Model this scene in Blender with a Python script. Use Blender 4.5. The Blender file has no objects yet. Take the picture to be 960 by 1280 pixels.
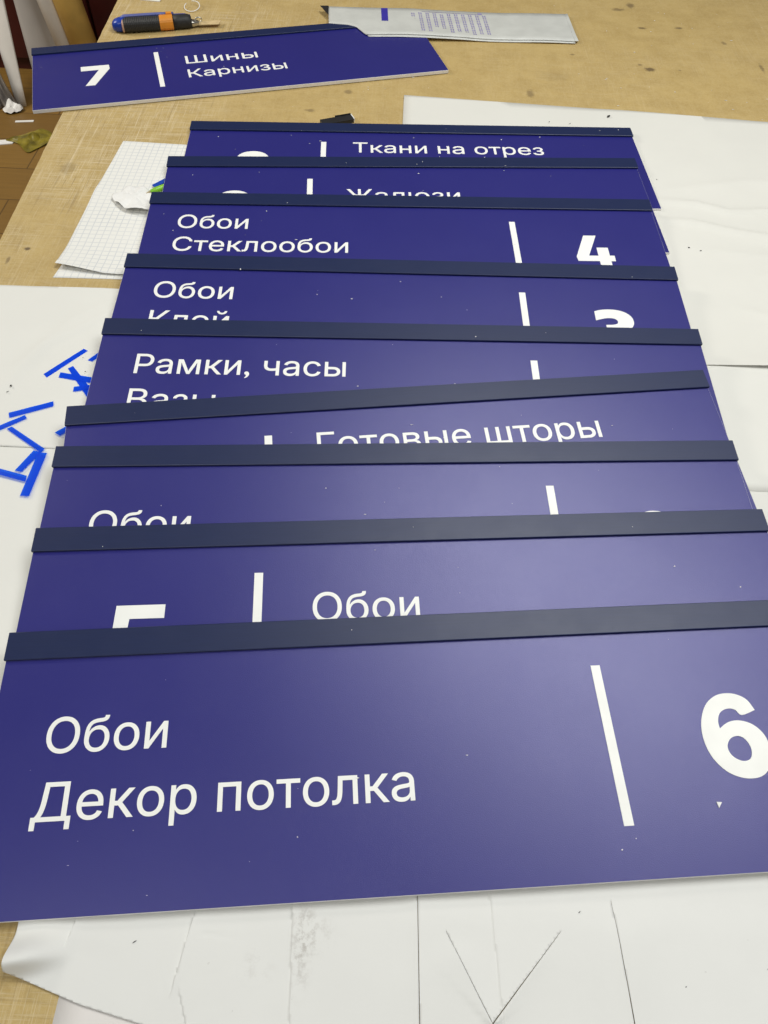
import bpy, bmesh, math, random
from mathutils import Vector, Matrix, noise
from mathutils.geometry import delaunay_2d_cdt
random.seed(7)
scene = bpy.context.scene
COL = scene.collection

# ------------------------------------------------------------------ camera
PITCH, ROLL, CAM_H = 0.9401, 0.0480, 0.7094
cam_d = bpy.data.cameras.new('camera')
cam_d.sensor_fit = 'VERTICAL'
cam_d.sensor_height = 24.0
cam_d.lens = 24.0 * 945.98 / 1280.0
cam_d.clip_start, cam_d.clip_end = 0.02, 60
cam = bpy.data.objects.new('camera', cam_d)
COL.objects.link(cam)
_f = Vector((0, math.cos(PITCH), -math.sin(PITCH)))
_u0 = Vector((0, math.sin(PITCH), math.cos(PITCH)))
_r0 = Vector((1, 0, 0))
_r = _r0 * math.cos(ROLL) + _u0 * math.sin(ROLL)
_u = -_r0 * math.sin(ROLL) + _u0 * math.cos(ROLL)
_m = Matrix((_r, _u, -_f)).transposed().to_4x4()
_m.translation = (0, 0, CAM_H)
cam.matrix_world = _m
scene.camera = cam

# ------------------------------------------------------------------ room light
world = bpy.data.worlds.new('World')
scene.world = world
world.use_nodes = True
wb = world.node_tree.nodes['Background']
wb.inputs['Color'].default_value = (1.0, 0.95, 0.86, 1)
wb.inputs['Strength'].default_value = 0.13

def area(name, loc, target, sx, sy, power, color):
    d = bpy.data.lights.new(name, 'AREA')
    d.shape = 'RECTANGLE'; d.size = sx; d.size_y = sy
    d.energy = power; d.color = color
    o = bpy.data.objects.new(name, d); COL.objects.link(o)
    o.location = loc
    o.rotation_euler = (Vector(target) - Vector(loc)).to_track_quat('-Z', 'Y').to_euler()
    return o
area('ceiling_or_fill_light', (0.78, 1.13, 2.15), (0.55, 0.88, 0), 1.9, 0.85, 46, (0.985, 1.0, 0.975))
area('ceiling_or_fill_light', (-0.70, -0.90, 2.3), (-0.2, 0.5, 0), 1.5, 0.8, 23, (0.985, 1.0, 0.96))  # added fill lamp, unseen above and behind the camera, evens out the papers
area('ceiling_or_fill_light', (-2.4, 2.1, 1.5), (-1.3, 3.0, -.4), 0.9, 0.6, 42, (1.0, 0.95, 0.86))  # added unseen lamp aimed at the rolls and floor to brighten them

scene.view_settings.view_transform = 'Standard'
scene.view_settings.look = 'None'
scene.view_settings.exposure = 0.0
scene.view_settings.gamma = 1.0

# ------------------------------------------------------------------ helpers
def empty(name, label=None, cat=None, group=None, mat=None):
    o = bpy.data.objects.new(name, None); COL.objects.link(o)
    o.empty_display_size = 0.05
    if label: tag(o, label, cat, group)
    if mat is not None: o.matrix_world = mat
    return o

def tag(o, label, cat, group=None):
    o['label'] = label; o['category'] = cat
    if group: o['group'] = group
    return o

KEEP = [False]      # set just before mesh_obj when the face directions are already right
def mesh_obj(name, bm, mats, parent=None, smooth=False):
    me = bpy.data.meshes.new(name)
    if not KEEP[0]: bmesh.ops.recalc_face_normals(bm, faces=bm.faces)
    KEEP[0] = False
    bm.to_mesh(me); bm.free()
    for m in (mats if isinstance(mats, (list, tuple)) else [mats]): me.materials.append(m)
    for p in me.polygons: p.use_smooth = smooth
    o = bpy.data.objects.new(name, me); COL.objects.link(o)
    if parent: o.parent = parent
    return o

def box(bm, x0, x1, y0, y1, z0, z1, mi=0):
    v = [bm.verts.new(p) for p in ((x0,y0,z0),(x1,y0,z0),(x1,y1,z0),(x0,y1,z0),(x0,y0,z1),(x1,y0,z1),(x1,y1,z1),(x0,y1,z1))]
    fs = []
    for idx in ((0,3,2,1),(4,5,6,7),(0,1,5,4),(1,2,6,5),(2,3,7,6),(3,0,4,7)):
        f = bm.faces.new([v[i] for i in idx]); f.material_index = mi; fs.append(f)
    return v, fs

def prism(bm, pts, z0, z1):
    a = [bm.verts.new((p[0], p[1], z0)) for p in pts]
    b = [bm.verts.new((p[0], p[1], z1)) for p in pts]
    bm.faces.new(list(reversed(a))); bm.faces.new(b)
    n = len(pts)
    for i in range(n):
        bm.faces.new((a[i], a[(i+1) % n], b[(i+1) % n], b[i]))

def bevel_all(bm, w, seg=2, ang=0.5):
    es = [e for e in bm.edges if len(e.link_faces) == 2 and e.calc_face_angle() > ang]
    bmesh.ops.bevel(bm, geom=es, offset=w, segments=seg, affect='EDGES', profile=0.6)

def sstep(a, b, x):
    t = max(0.0, min(1.0, (x - a) / (b - a))); return t*t*(3-2*t)

# ------------------------------------------------------------------ materials
class NT:
    def __init__(s, name):
        s.m = bpy.data.materials.new(name); s.m.use_nodes = True
        s.t = s.m.node_tree; s.b = s.t.nodes['Principled BSDF']
    def n(s, typ, **kw):
        nd = s.t.nodes.new(typ)
        for k, v in kw.items():
            if k in nd.inputs.keys(): nd.inputs[k].default_value = v
            else: setattr(nd, k, v)
        return nd
    def l(s, a, b): s.t.links.new(a, b)
    def coords(s, scale=(1,1,1), kind='Object'):
        tc = s.n('ShaderNodeTexCoord'); mp = s.n('ShaderNodeMapping'); mp.inputs['Scale'].default_value = scale
        s.l(tc.outputs[kind], mp.inputs['Vector']); return mp.outputs['Vector']
    def noise(s, vec, scale, detail=3, rough=.5):
        nd = s.n('ShaderNodeTexNoise'); nd.inputs['Scale'].default_value = scale
        nd.inputs['Detail'].default_value = detail; nd.inputs['Roughness'].default_value = rough
        s.l(vec, nd.inputs['Vector']); return nd.outputs['Fac']
    def ramp(s, fac, lo, hi, a=0.0, b=1.0):
        nd = s.n('ShaderNodeMapRange'); nd.interpolation_type = 'SMOOTHSTEP'
        for k, v in (('From Min', lo), ('From Max', hi), ('To Min', a), ('To Max', b)): nd.inputs[k].default_value = v
        s.l(fac, nd.inputs['Value']); return nd.outputs['Result']
    def math(s, op, a, b=0.0):
        nd = s.n('ShaderNodeMath', operation=op)
        for i, v in enumerate((a, b)):
            if isinstance(v, (int, float)): nd.inputs[i].default_value = v
            else: s.l(v, nd.inputs[i])
        return nd.outputs[0]
    def mix(s, fac, a, b):
        nd = s.n('ShaderNodeMix', data_type='RGBA')
        for k, v in ((0, fac), (6, a), (7, b)):
            if isinstance(v, (int, float)): nd.inputs[k].default_value = v
            elif isinstance(v, tuple): nd.inputs[k].default_value = (*v, 1) if len(v) == 3 else v
            else: s.l(v, nd.inputs[k])
        return nd.outputs[2]
    def bump(s, h, strength, dist):
        nd = s.n('ShaderNodeBump'); nd.inputs['Strength'].default_value = strength; nd.inputs['Distance'].default_value = dist
        s.l(h, nd.inputs['Height']); s.l(nd.outputs['Normal'], s.b.inputs['Normal']); return nd
    def base(s, c):
        if isinstance(c, tuple): s.b.inputs['Base Color'].default_value = (*c, 1)
        else: s.l(c, s.b.inputs['Base Color'])
    def rough(s, r):
        if isinstance(r, (int, float)): s.b.inputs['Roughness'].default_value = r
        else: s.l(r, s.b.inputs['Roughness'])

def plain(name, col, rough=.5, var=.12, vscale=60, bump=0.0, bscale=400, metal=0.0):
    t = NT(name); v = t.coords()
    n = t.noise(v, vscale, 4)
    dark = tuple(c*(1-var) for c in col); lite = tuple(min(1, c*(1+var)) for c in col)
    t.base(t.mix(t.ramp(n, .3, .7), dark, lite))
    t.rough(t.ramp(t.noise(v, vscale*1.7, 3), .3, .7, rough-.05, rough+.05))
    t.b.inputs['Metallic'].default_value = metal
    if bump: t.bump(t.noise(v, bscale, 3), bump, .001)
    return t.m

def board_film():
    t = NT('indigo_film'); v = t.coords()
    oi = t.n('ShaderNodeObjectInfo')
    va = t.n('ShaderNodeVectorMath', operation='ADD'); t.l(v, va.inputs[0])
    sc = t.n('ShaderNodeVectorMath', operation='SCALE'); sc.inputs[0].default_value = (7, 3, 5); t.l(oi.outputs['Random'], sc.inputs['Scale'])
    t.l(sc.outputs[0], va.inputs[1]); v = va.outputs[0]
    big = t.ramp(t.noise(v, 9, 5, .6), .3, .75)
    t.base(t.mix(big, (.0105, .0106, .164), (.0122, .0120, .172)))
    smear = t.noise(v, 14, 6, .62)
    t.rough(t.ramp(smear, .3, .72, .365, .385))
    t.b.inputs['Specular IOR Level'].default_value = .95
    t.b.inputs['Specular Tint'].default_value = (.82, .80, 1.0, 1)
    fine = t.noise(v, 1500, 2)
    t.bump(fine, .22, .0006)
    return t.m

def strip_mat():
    t = NT('navy_profile'); v = t.coords((1, 30, 30))
    n = t.noise(v, 25, 4)
    t.base(t.mix(t.ramp(n, .35, .65), (.003, .0115, .060), (.004, .013, .066)))
    t.rough(t.ramp(t.noise(t.coords(), 40, 5, .6),   .3, .7, .42, .45))
    t.bump(t.noise(t.coords(), 900, 2), .08, .0005)
    return t.m

def paper_mat(name, col=(.80, .78, .73), dirt=None, warm=.03):
    t = NT(name); v = t.coords()
    n = t.ramp(t.noise(v, 5, 5, .6), .3, .7)
    c = t.mix(n, tuple(x*.965 for x in col), col)
    spk = t.ramp(t.noise(v, 160, 2, .5), .765, .80)
    msk = t.ramp(t.noise(v, 11, 2), .52, .62)
    c = t.mix(t.math('MULTIPLY', t.math('MULTIPLY', spk, msk), .35), c, (.25, .22, .19))
    if dirt:
        for (cx, cy, rx, ry, k) in dirt:
            mp = t.n('ShaderNodeMapping', vector_type='POINT')
            tc = t.n('ShaderNodeTexCoord')
            mp.inputs['Location'].default_value = (-cx/rx, -cy/ry, 0); mp.inputs['Scale'].default_value = (1/rx, 1/ry, 0)
            t.l(tc.outputs['Object'], mp.inputs['Vector'])
            ln = t.n('ShaderNodeVectorMath', operation='LENGTH'); t.l(mp.outputs[0], ln.inputs[0])
            near = t.ramp(ln.outputs['Value'], 1.0, 0.1)
            spots = t.ramp(t.noise(v, 130, 6, .75), .44, .66)
            f = t.math('MULTIPLY', t.math('MULTIPLY', near, spots), k)
            c = t.mix(f, c, (.24, .20, .165))
    t.base(c); t.rough(.62)
    t.bump(t.noise(v, 55, 5, .6), .25, .0009)
    return t.m

def fibreboard():
    t = NT('scored_fibreboard'); v = t.coords()
    mott = t.ramp(t.noise(v, 22, 6, .65), .3, .7)
    c = t.mix(mott, (.405, .275, .092), (.495, .35, .130))
    grain = t.ramp(t.noise(v, 330, 3, .6), .3, .75)
    c = t.mix(t.math('MULTIPLY', grain, .45), c, (.56, .435, .21))
    # knife scoring running both ways, denser along the left edge of the table
    sep = t.n('ShaderNodeSeparateXYZ'); tc = t.n('ShaderNodeTexCoord'); t.l(tc.outputs['Object'], sep.inputs[0])
    left = t.ramp(sep.outputs['X'], -.05, -.48, .25, 1.0)
    zone = t.ramp(t.noise(v, 4.5, 3), .36, .6, .3, 1.0)
    dens = t.math('MULTIPLY', left, zone)
    tot = None
    for sc, seed, lo in (((7, 260, 1), 0, .58), ((260, 7, 1), 5, .58), ((4, 120, 1), 9, .64), ((110, 3, 1), 12, .64), ((18, 900, 1), 31, .53), ((900, 18, 1), 37, .53)):
        mp = t.n('ShaderNodeMapping'); mp.inputs['Scale'].default_value = sc; mp.inputs['Location'].default_value = (seed, seed*.7, 0)
        mp.inputs['Rotation'].default_value = (0, 0, .045)
        t.l(tc.outputs['Object'], mp.inputs['Vector'])
        s_ = t.ramp(t.noise(mp.outputs[0], 1.0, 3, .6), lo, lo+.12)
        tot = s_ if tot is None else t.math('MAXIMUM', tot, s_)
    scr = t.math('MULTIPLY', tot, dens)
    c = t.mix(t.math('MULTIPLY', scr, .75), c, (.68, .56, .36))
    dk = None
    for sc, seed in (((6, 230, 1), 21), ((230, 6, 1), 27), ((15, 560, 1), 41), ((560, 15, 1), 47)):
        mp = t.n('ShaderNodeMapping'); mp.inputs['Scale'].default_value = sc; mp.inputs['Location'].default_value = (seed, seed*.7, 0)
        t.l(tc.outputs['Object'], mp.inputs['Vector'])
        s_ = t.ramp(t.noise(mp.outputs[0], 1.0, 3, .6), .60, .72)
        dk = s_ if dk is None else t.math('MAXIMUM', dk, s_)
    c = t.mix(t.math('MULTIPLY', t.math('MULTIPLY', dk, dens), .45), c, (.20, .125, .05))
    # stains where they lie on the board
    stains = [(.505,1.682,.017,.013,.9),(.488,1.702,.008,.006,.6),(.351,1.735,.007,.006,.6),(.248,1.553,.012,.022,.55),(.481,1.978,.022,.012,.6),
              (.514,2.004,.014,.02,.7),(.521,1.884,.016,.008,.75),(.606,1.893,.014,.009,.75),(.691,1.826,.008,.012,.55),(.745,1.714,.006,.03,.6),
              (.568,1.685,.005,.005,.5),(-.109,1.524,.012,.012,.55),(-.175,1.445,.014,.009,.55),(-.561,.981,.008,.006,.95),(-.564,1.209,.02,.03,.3),(-.581,.952,.004,.014,.6),(.3,1.63,.05,.03,.12)]
    for (cx, cy, rx, ry, k) in stains:
        mp = t.n('ShaderNodeMapping'); mp.inputs['Location'].default_value = (-cx/rx, -cy/ry, 0); mp.inputs['Scale'].default_value = (1/rx, 1/ry, 0)
        t.l(tc.outputs['Object'], mp.inputs['Vector'])
        ln = t.n('ShaderNodeVectorMath', operation='LENGTH'); t.l(mp.outputs[0], ln.inputs[0])
        wob = t.math('ADD', ln.outputs['Value'], t.math('MULTIPLY', t.noise(v, 120, 3), .9))
        f = t.math('MULTIPLY', t.ramp(wob, 1.35, .75), k)
        c = t.mix(f, c, (.13, .085, .04))
    t.base(c); t.rough(.62)
    h = t.math('SUBTRACT', t.math('MULTIPLY', t.noise(v, 420, 3), .5), t.math('MULTIPLY', scr, .8))
    t.bump(h, .35, .0008)
    return t.m

def floor_mat():
    t = NT('brown_laminate'); v = t.coords()
    br = t.n('ShaderNodeTexBrick')
    br.inputs['Scale'].default_value = 1.0; br.inputs['Brick Width'].default_value = 1.3; br.inputs['Row Height'].default_value = .19
    br.inputs['Mortar Size'].default_value = .002; br.offset = .4
    br.inputs['Color1'].default_value = (.26, .145, .030, 1); br.inputs['Color2'].default_value = (.20, .108, .022, 1); br.inputs['Mortar'].default_value = (.07, .036, .01, 1)
    t.l(v, br.inputs['Vector'])
    g = t.ramp(t.noise(t.coords((2, 30, 1)), 3, 5, .6), .3, .7)
    c = t.mix(t.math('MULTIPLY', g, .4), br.outputs['Color'], (.15, .08, .015))
    t.base(c); t.rough(.5)
    return t.m

def grid_paper_mat():
    t = NT('squared_paper'); v = t.coords()
    sep = t.n('ShaderNodeSeparateXYZ'); t.l(v, sep.inputs[0])
    tot = None
    for ax in ('X', 'Y'):
        for per, w, k in ((.0105, .10, .75),):
            fr = t.math('FRACT', t.math('DIVIDE', sep.outputs[ax], per))
            ln = t.math('MULTIPLY', t.ramp(t.math('ABSOLUTE', t.math('SUBTRACT', fr, .5)), w, w*.45), k)
            tot = ln if tot is None else t.math('MAXIMUM', tot, ln)
    fade = t.ramp(t.noise(v, 12, 3), .3, .7, .5, 1.0)
    c = t.mix(t.math('MULTIPLY', tot, fade), (.80, .79, .75), (.55, .57, .60))
    t.base(c); t.rough(.6)
    return t.m

def blue_vinyl():
    t = NT('translucent_blue_vinyl')
    t.base(t.mix(t.noise(t.coords(), 90, 3), (.0, .12, .95), (.0, .14, 1.0))); t.rough(.35)
    tr = t.n('ShaderNodeBsdfTransparent'); tr.inputs['Color'].default_value = (.005, .14, .92, 1)
    mx = t.n('ShaderNodeMixShader'); mx.inputs[0].default_value = .62
    t.l(t.b.outputs[0], mx.inputs[1]); t.l(tr.outputs[0], mx.inputs[2])
    t.l(mx.outputs[0], t.t.nodes['Material Output'].inputs['Surface'])
    return t.m

def film_grey():
    t = NT('grey_plastic_film'); v = t.coords()
    n = t.ramp(t.noise(t.coords((14, 14, 1.2)), 3, 5, .65), .35, .65)
    t.base(t.mix(n, (.11, .10, .095), (.34, .31, .28))); t.rough(.35)
    return t.m

M = dict(film=board_film(), strip=strip_mat(), fibre=fibreboard(), floor=floor_mat(), grid=grid_paper_mat(), blue=blue_vinyl(), film_grey=film_grey(),
    pvc=plain('white_pvc_core', (.78, .76, .74), .5, .03),
    letter=plain('cream_white_lettering', (.88, .878, .845), .5, .02, 30),
    paper_far=paper_mat('white_paper_far', (0.711, 0.699, 0.650)),
    paper_mid=paper_mat('white_paper_mid', (0.728, 0.720, 0.676)),
    paper_front=paper_mat('white_paper_front', (0.744, 0.741, 0.719), [(-.050, .078, .014, .05, .42), (-.040, .085, .022, .022, .25), (-.085, .060, .02, .02, .15)]),
    paper_left=paper_mat('white_paper_left', (0.757, 0.748, 0.705)),
    paper_pink=paper_mat('pinkish_paper', (0.744, 0.708, 0.686)),
    mailer=plain('grey_poly_film', (.56, .565, .535), .42, .05, 25, .2, 120),
    ink_blue=plain('violet_ink', (.035, .025, .34), .45, .05),
    ink_fade=plain('faded_violet_ink', (.30, .27, .47), .5, .15, 300),
    black=plain('black_plastic', (.014, .014, .016), .45, .1),
    rubber=plain('black_ribbed_rubber', (.020, .020, .021), .6, .15, 200, .3, 600),
    knife_blue=plain('glossy_blue_plastic', (.010, .042, .33), .3, .05),
    knife_lilac=plain('pale_blue_plastic', (.12, .14, .36), .35, .08),
    orange=plain('orange_plastic', (.72, .27, .03), .4, .06),
    pink_edge=plain('tan_liner', (.50, .31, .22), .5, .05),
    steel=plain('bright_steel', (.62, .60, .55), .32, .06, 90, metal=1.0),
    blade=plain('tan_steel_blade', (.62, .47, .25), .5, .1, 90),
    scrap=plain('white_scrap', (.82, .81, .79), .6, .03, 40, .3, 60),
    green=plain('lime_green_plastic', (.22, .52, .025), .35, .05),
    penblue=plain('deep_blue_plastic', (.008, .06, .42), .35, .05),
    tip=plain('tan_tip', (.42, .33, .20), .5, .1),
    roll_white=plain('white_roll_paper', (.84, .825, .79), .6, .04, 8),
    card_grey=plain('grey_card', (.50, .47, .44), .65, .05, 6),
    kraft=plain('kraft_card', (.66, .44, .12), .6, .12, 12),
    maroon=plain('dark_maroon_wood', (.06, .008, .006), .5, .25, 8),
    wrapper=plain('yellow_green_foil', (.20, .16, .015), .35, .5, 22),
    wood_leg=plain('table_leg_wood', (.30, .2, .1), .6, .1, 10),
)

# ------------------------------------------------------------------ floor, table, cabinet
bm = bmesh.new(); box(bm, -6, 6, -3, 8, -.79, -.75)
fl = mesh_obj('floor', bm, M['floor']); fl['kind'] = 'structure'

table = empty('work_table', 'wide tan fibreboard work table with a knife-scored top carrying the whole display', 'table')
table.location = (0, 0, -.75)
def tx(y): return -.609 - (y - 1.0) * .0456
bm = bmesh.new()
n = 160
L = []
for i in range(n + 1):
    y = -.6 + 3.2 * i / n
    L.append((tx(y) + .0012 * noise.noise((0, y * 40, 0)) + .0008 * noise.noise((3, y * 150, 0)), y))
pts = [(1.5, -.6), (1.5, 2.6)] + list(reversed(L))
prism(bm, pts, .722, .75)
mesh_obj('tabletop', bm, M['fibre'], table)
for (x, y) in ((-.45, -.45), (1.4, -.45), (-.55, 2.5), (1.4, 2.5)):
    bm = bmesh.new(); box(bm, x - .03, x + .03, y - .03, y + .03, 0, .722)
    mesh_obj('leg', bm, M['wood_leg'], table)

cab = empty('cabinet', 'dark maroon wooden cabinet front behind the table and the rolls', 'cabinet')
cab.location = (-1.3, 3.20, -.75)
bm = bmesh.new(); box(bm, -1.6, .95, 0, .4, 0, 1.2)
mesh_obj('carcass', bm, M['maroon'], cab)
for k in range(6):
    bm = bmesh.new(); box(bm, -1.58 + k * .42, -1.58 + k * .42 + .405, -.018, -.001, .05, 1.18); bevel_all(bm, .004)
    mesh_obj('door', bm, M['maroon'], cab)

# ------------------------------------------------------------------ paper sheets
def sheet(name, label, outline, zf, mat, xs, ys, cuts=(), cat='paper sheet', group=None, thick=.00012):
    bm = bmesh.new()
    rows = [[bm.verts.new((x, y, 0)) for x in xs] for y in ys]
    for j in range(len(ys) - 1):
        for i in range(len(xs) - 1):
            bm.faces.new((rows[j][i], rows[j][i+1], rows[j+1][i+1], rows[j+1][i]))
    nO = len(outline)
    for i in range(nO):
        a, b = Vector((*outline[i], 0)), Vector((*outline[(i+1) % nO], 0))
        d = b - a; nrm = Vector((d.y, -d.x, 0)).normalized()
        bmesh.ops.bisect_plane(bm, geom=bm.verts[:] + bm.edges[:] + bm.faces[:], plane_co=a, plane_no=nrm, clear_outer=True, dist=1e-6)
    for (a, b, e) in cuts:
        a0, b0 = Vector((*a, 0)), Vector((*b, 0)); d0 = b0 - a0; n0 = Vector((d0.y, -d0.x, 0)).normalized()
        for (oa, ob) in e[:2]:
            a, b = a0 + n0 * oa, b0 + n0 * ob; d = b - a; nrm = Vector((d.y, -d.x, 0)).normalized(); off = 0
            fs = [f for f in bm.faces if min((v.co - a).dot(nrm) for v in f.verts) <= off <= max((v.co - a).dot(nrm) for v in f.verts)
                  and -.01 < (f.calc_center_median() - a).dot(d.normalized()) < d.length + .01]
            ge = set(); gv = set()
            for f in fs: ge.update(f.edges); gv.update(f.verts)
            bmesh.ops.bisect_plane(bm, geom=list(gv) + list(ge) + fs, plane_co=a, plane_no=nrm, dist=1e-6)
        if len(e) > 2:                       # a real cut: what lies between the two lips is taken out
            kill = []
            for f in bm.faces:
                c = f.calc_center_median(); t = (c - a0).dot(d0) / d0.length_squared; q = (c - a0).dot(n0)
                if -.01 < t < 1.0:
                    tt = max(0, min(1, t))
                    if e[0][0]*(1-tt) + e[0][1]*tt < q < e[1][0]*(1-tt) + e[1][1]*tt: kill.append(f)
            bmesh.ops.delete(bm, geom=kill, context='FACES')
    for v in bm.verts:
        v.co.z = zf(v.co.x, v.co.y)
    for f in bm.faces:
        if f.normal.z < 0: f.normal_flip()
    KEEP[0] = True
    o = mesh_obj(name, bm, mat, smooth=True)
    md = o.modifiers.new('thickness', 'SOLIDIFY'); md.thickness = thick; md.offset = -1
    return tag(o, label, cat, group)

def lin(a, b, step):
    n = max(2, int(round((b - a) / step)) + 1); return [a + (b - a) * i / (n - 1) for i in range(n)]
def wav(x, y, s, a, seed=0): return a * (noise.noise((x * s + seed, y * s, seed * 1.7)) + 1) * .5
def seg_dist(x, y, a, b):
    dx, dy = b[0]-a[0], b[1]-a[1]; L = math.hypot(dx, dy)
    t = ((x-a[0])*dx + (y-a[1])*dy) / (L*L)
    d = ((x-a[0])*dy - (y-a[1])*dx) / L          # > 0 on the right of a->b
    return d, t, L
def step(x, y, a, b, h, w, e=.0004, f0=.0, f1=.0):
    """a lifted lip on the right of the line a->b that sinks away over w"""
    d, t, L = seg_dist(x, y, a, b)
    if d < -1e-7: return 0.0
    fade = sstep(-.01, max(f0, .001), t) * (1 - sstep(1 - f1, 1.01, t)) if f0 or f1 else (1.0 if -.3 < t < 1.3 else 0.0)
    if d < e - 1e-7: return h * fade * d / e
    return h * fade * math.exp(-(d - e) / w)
def ridge(x, y, pts, h, w, sharp=1.0):
    best = 9; bt = 0; n = len(pts) - 1
    for i in range(n):
        a, b = pts[i], pts[i+1]
        dx, dy = b[0]-a[0], b[1]-a[1]; L2 = dx*dx + dy*dy
        t = max(0, min(1, ((x-a[0])*dx + (y-a[1])*dy) / L2))
        d = math.hypot(x - a[0] - dx*t, y - a[1] - dy*t)
        if d < best: best = d; bt = (i + t) / n
    return h * (.5*math.exp(-(best / w) ** 2) + .5*math.exp(-best / (.45*w))) * min(1, 4 * bt + .15) * (1 if bt < .97 else 1)

PG = 'loose white paper sheets under the signs'
# lower front sheet
sheet('paper_sheet', 'pinkish white sheet peeking out below the curled front paper at lower left', [(-.236, -.25), (-.12, -.25), (-.12, .12), (-.236, .12)],
      lambda x, y: .0002, M['paper_pink'], lin(-.24, -.12, .03), lin(-.25, .12, .03), group=PG)

# front sheet with folds
V0, V1, VB = (.068, .091), (.163, .095), (.103, .029)
LIP = ((0, 0), (.0004, .0004))
def slit_w(w0, w1): return ((-w0/2, -w1/2), (w0/2, w1/2), 'cut')
CUTS = [((-.054, .018), (-.0625, .125), LIP), ((.0475, .0), (.0432, .135), slit_w(.0006, .0004)), ((.1115, .035), (.104, .135), LIP), (V0, VB, slit_w(.0002, .0004)), (VB, V1, slit_w(.0008, .0002)),
        ((.2165, .0), (.2085, .12), slit_w(.0009, .0002)), ((-.143, .082), (-.140, .102), LIP), ((-.1505, .034), (-.143, .082), LIP), ((-.1316, .015), (-.1456, .046), LIP), ((-.2405, .064), (-.2345, .1), LIP)]
def slit(x, y, a, b, h, wr, wl, fa=0.0, fb=0.0):
    """two lips raised along a narrow gap; wr, wl: how far each side takes to lie down again"""
    d, t, L = seg_dist(x, y, a, b)
    fade = (sstep(-.01, fa, t) if fa else (1.0 if t > -.02 else 0.0)) * (1 - sstep(1 - fb, 1.01, t) if fb else (1.0 if t < 1.02 else 0.0))
    return h * fade * math.exp(-abs(d) / (wr if d > 0 else wl))
def z_front(x, y):
    z = .0010 + (wav(x, y, 13, .0016, 3) + wav(x, y, 34, .0006, 13)) * (1 - sstep(.095, .125, y))
    lim = 1 - .75 * sstep(.112, .135, y)
    q = step(x, y, *CUTS[0][:2], .0008, .012)
    q += slit(x, y, *CUTS[1][:2], .0016, .024, .010)
    q += step(x, y, *CUTS[2][:2], .0006, .012)
    if y > .012:
        q += slit(x, y, V0, VB, .0024, .022, .008, .35, 0)
        q += slit(x, y, VB, V1, .0022, .012, .022, 0, .45)
    q += slit(x, y, *CUTS[5][:2], .0022, .024, .008, 0, .35)
    if y > .081: q += step(x, y, *CUTS[6][:2], .0014, .014)
    elif y > .03: q += step(x, y, *CUTS[7][:2], .0014, .014, .0004, .35, 0)
    q += step(x, y, *CUTS[8][:2], .0008, .014, .0004, 0, .4)
    if y > .058: q += step(x, y, *CUTS[9][:2], .0016, .02, .0004, .45, 0)
    z += q * lim
    k = sstep(-.226, -.272, x)                      # buckle of the loose left corner
    yr = .053 + (x + .28) * .22
    z += .0175 * k * math.exp(-((y - yr) / (.0082 if y < yr else .016)) ** 2)
    z += .003 * k * math.exp(-((y - .088) / .008) ** 2)
    return z
xs = lin(-.29, -.22, .0014)[:-1] + lin(-.22, .40, .0028); ys = lin(-.13, .0, .013)[:-1] + lin(.0, .145, .0018) + lin(.16, .70, .03)
sheet('paper_sheet', 'creased white paper under the front edge of the nearest sign, left corner curled up', 
      [(-.2825, .70), (-.2825, .09), (-.2795, .042), (-.235, .0325), (-.178, .017), (.30, -.125), (.40, -.13), (.40, .70)],
      z_front, M['paper_front'], xs, ys, CUTS, group=PG)

def z_mid(x, y):
    return .0014 + wav(x, y, 9, .0006, 8)
sheet('paper_sheet', 'plain white paper to the right of the middle signs, nearer than the wrinkled sheet', [(.02, .5705), (.98, .579), (.98, 1.0), (.02, 1.0)],
      z_mid, M['paper_mid'], lin(.0, 1.0, .02), lin(.55, 1.0, .02), group=PG)
sheet('paper_sheet', 'white paper beside the right ends of the nearest two signs', [(.36, -.1), (1.0, -.1), (1.0, .74), (.36, .74)],
      lambda x, y: .0011 + wav(x, y, 9, .0004, 4), M['paper_mid'], lin(.36, 1.0, .02), lin(-.1, .74, .02), group=PG)

RID = [([(.41, 1.192), (.50, 1.184), (.548, 1.165), (.66, 1.178), (.9, 1.19)], .0060, .010), ([(.42, 1.138), (.487, 1.128), (.549, 1.108), (.62, 1.094), (.9, 1.06)], .0065, .010),
       ([(.55, 1.086), (.66, 1.09), (.9, 1.09)], .0045, .007), ([(.50, .915), (.56, .897), (.8, .90)], .0026, .010), ([(.545, .99), (.64, 1.015)], .0026, .007),
       ([(.44, 1.22), (.60, 1.26), (.9, 1.27)], .0035, .022), ([(.45, 1.06), (.62, 1.04), (.9, 1.0)], .0030, .022)]
def z_far(x, y):
    z = .0018 + (wav(x, y, 6, .0016, 2) + wav(x, y, 22, .0004, 5)) * sstep(.36, .44, x)
    for p, h, w in RID: z += ridge(x, y, p, h, w)
    z += .0075 * sstep(.40, .62, x) * math.exp(-((y - .792) / .020) ** 2)
    return z
sheet('paper_sheet', 'large wrinkled white paper under the right ends of the far signs', [(0.0, 1.519), (.0, .789), (.98, .795), (.98, 1.462), (.39, 1.500)],
      z_far, M['paper_far'], lin(-.01, .36, .03)[:-1] + lin(.36, 1.0, .005), lin(.78, .83, .0035)[:-1] + lin(.83, 1.28, .006)[:-1] + lin(1.28, 1.53, .02), group=PG)

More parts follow.
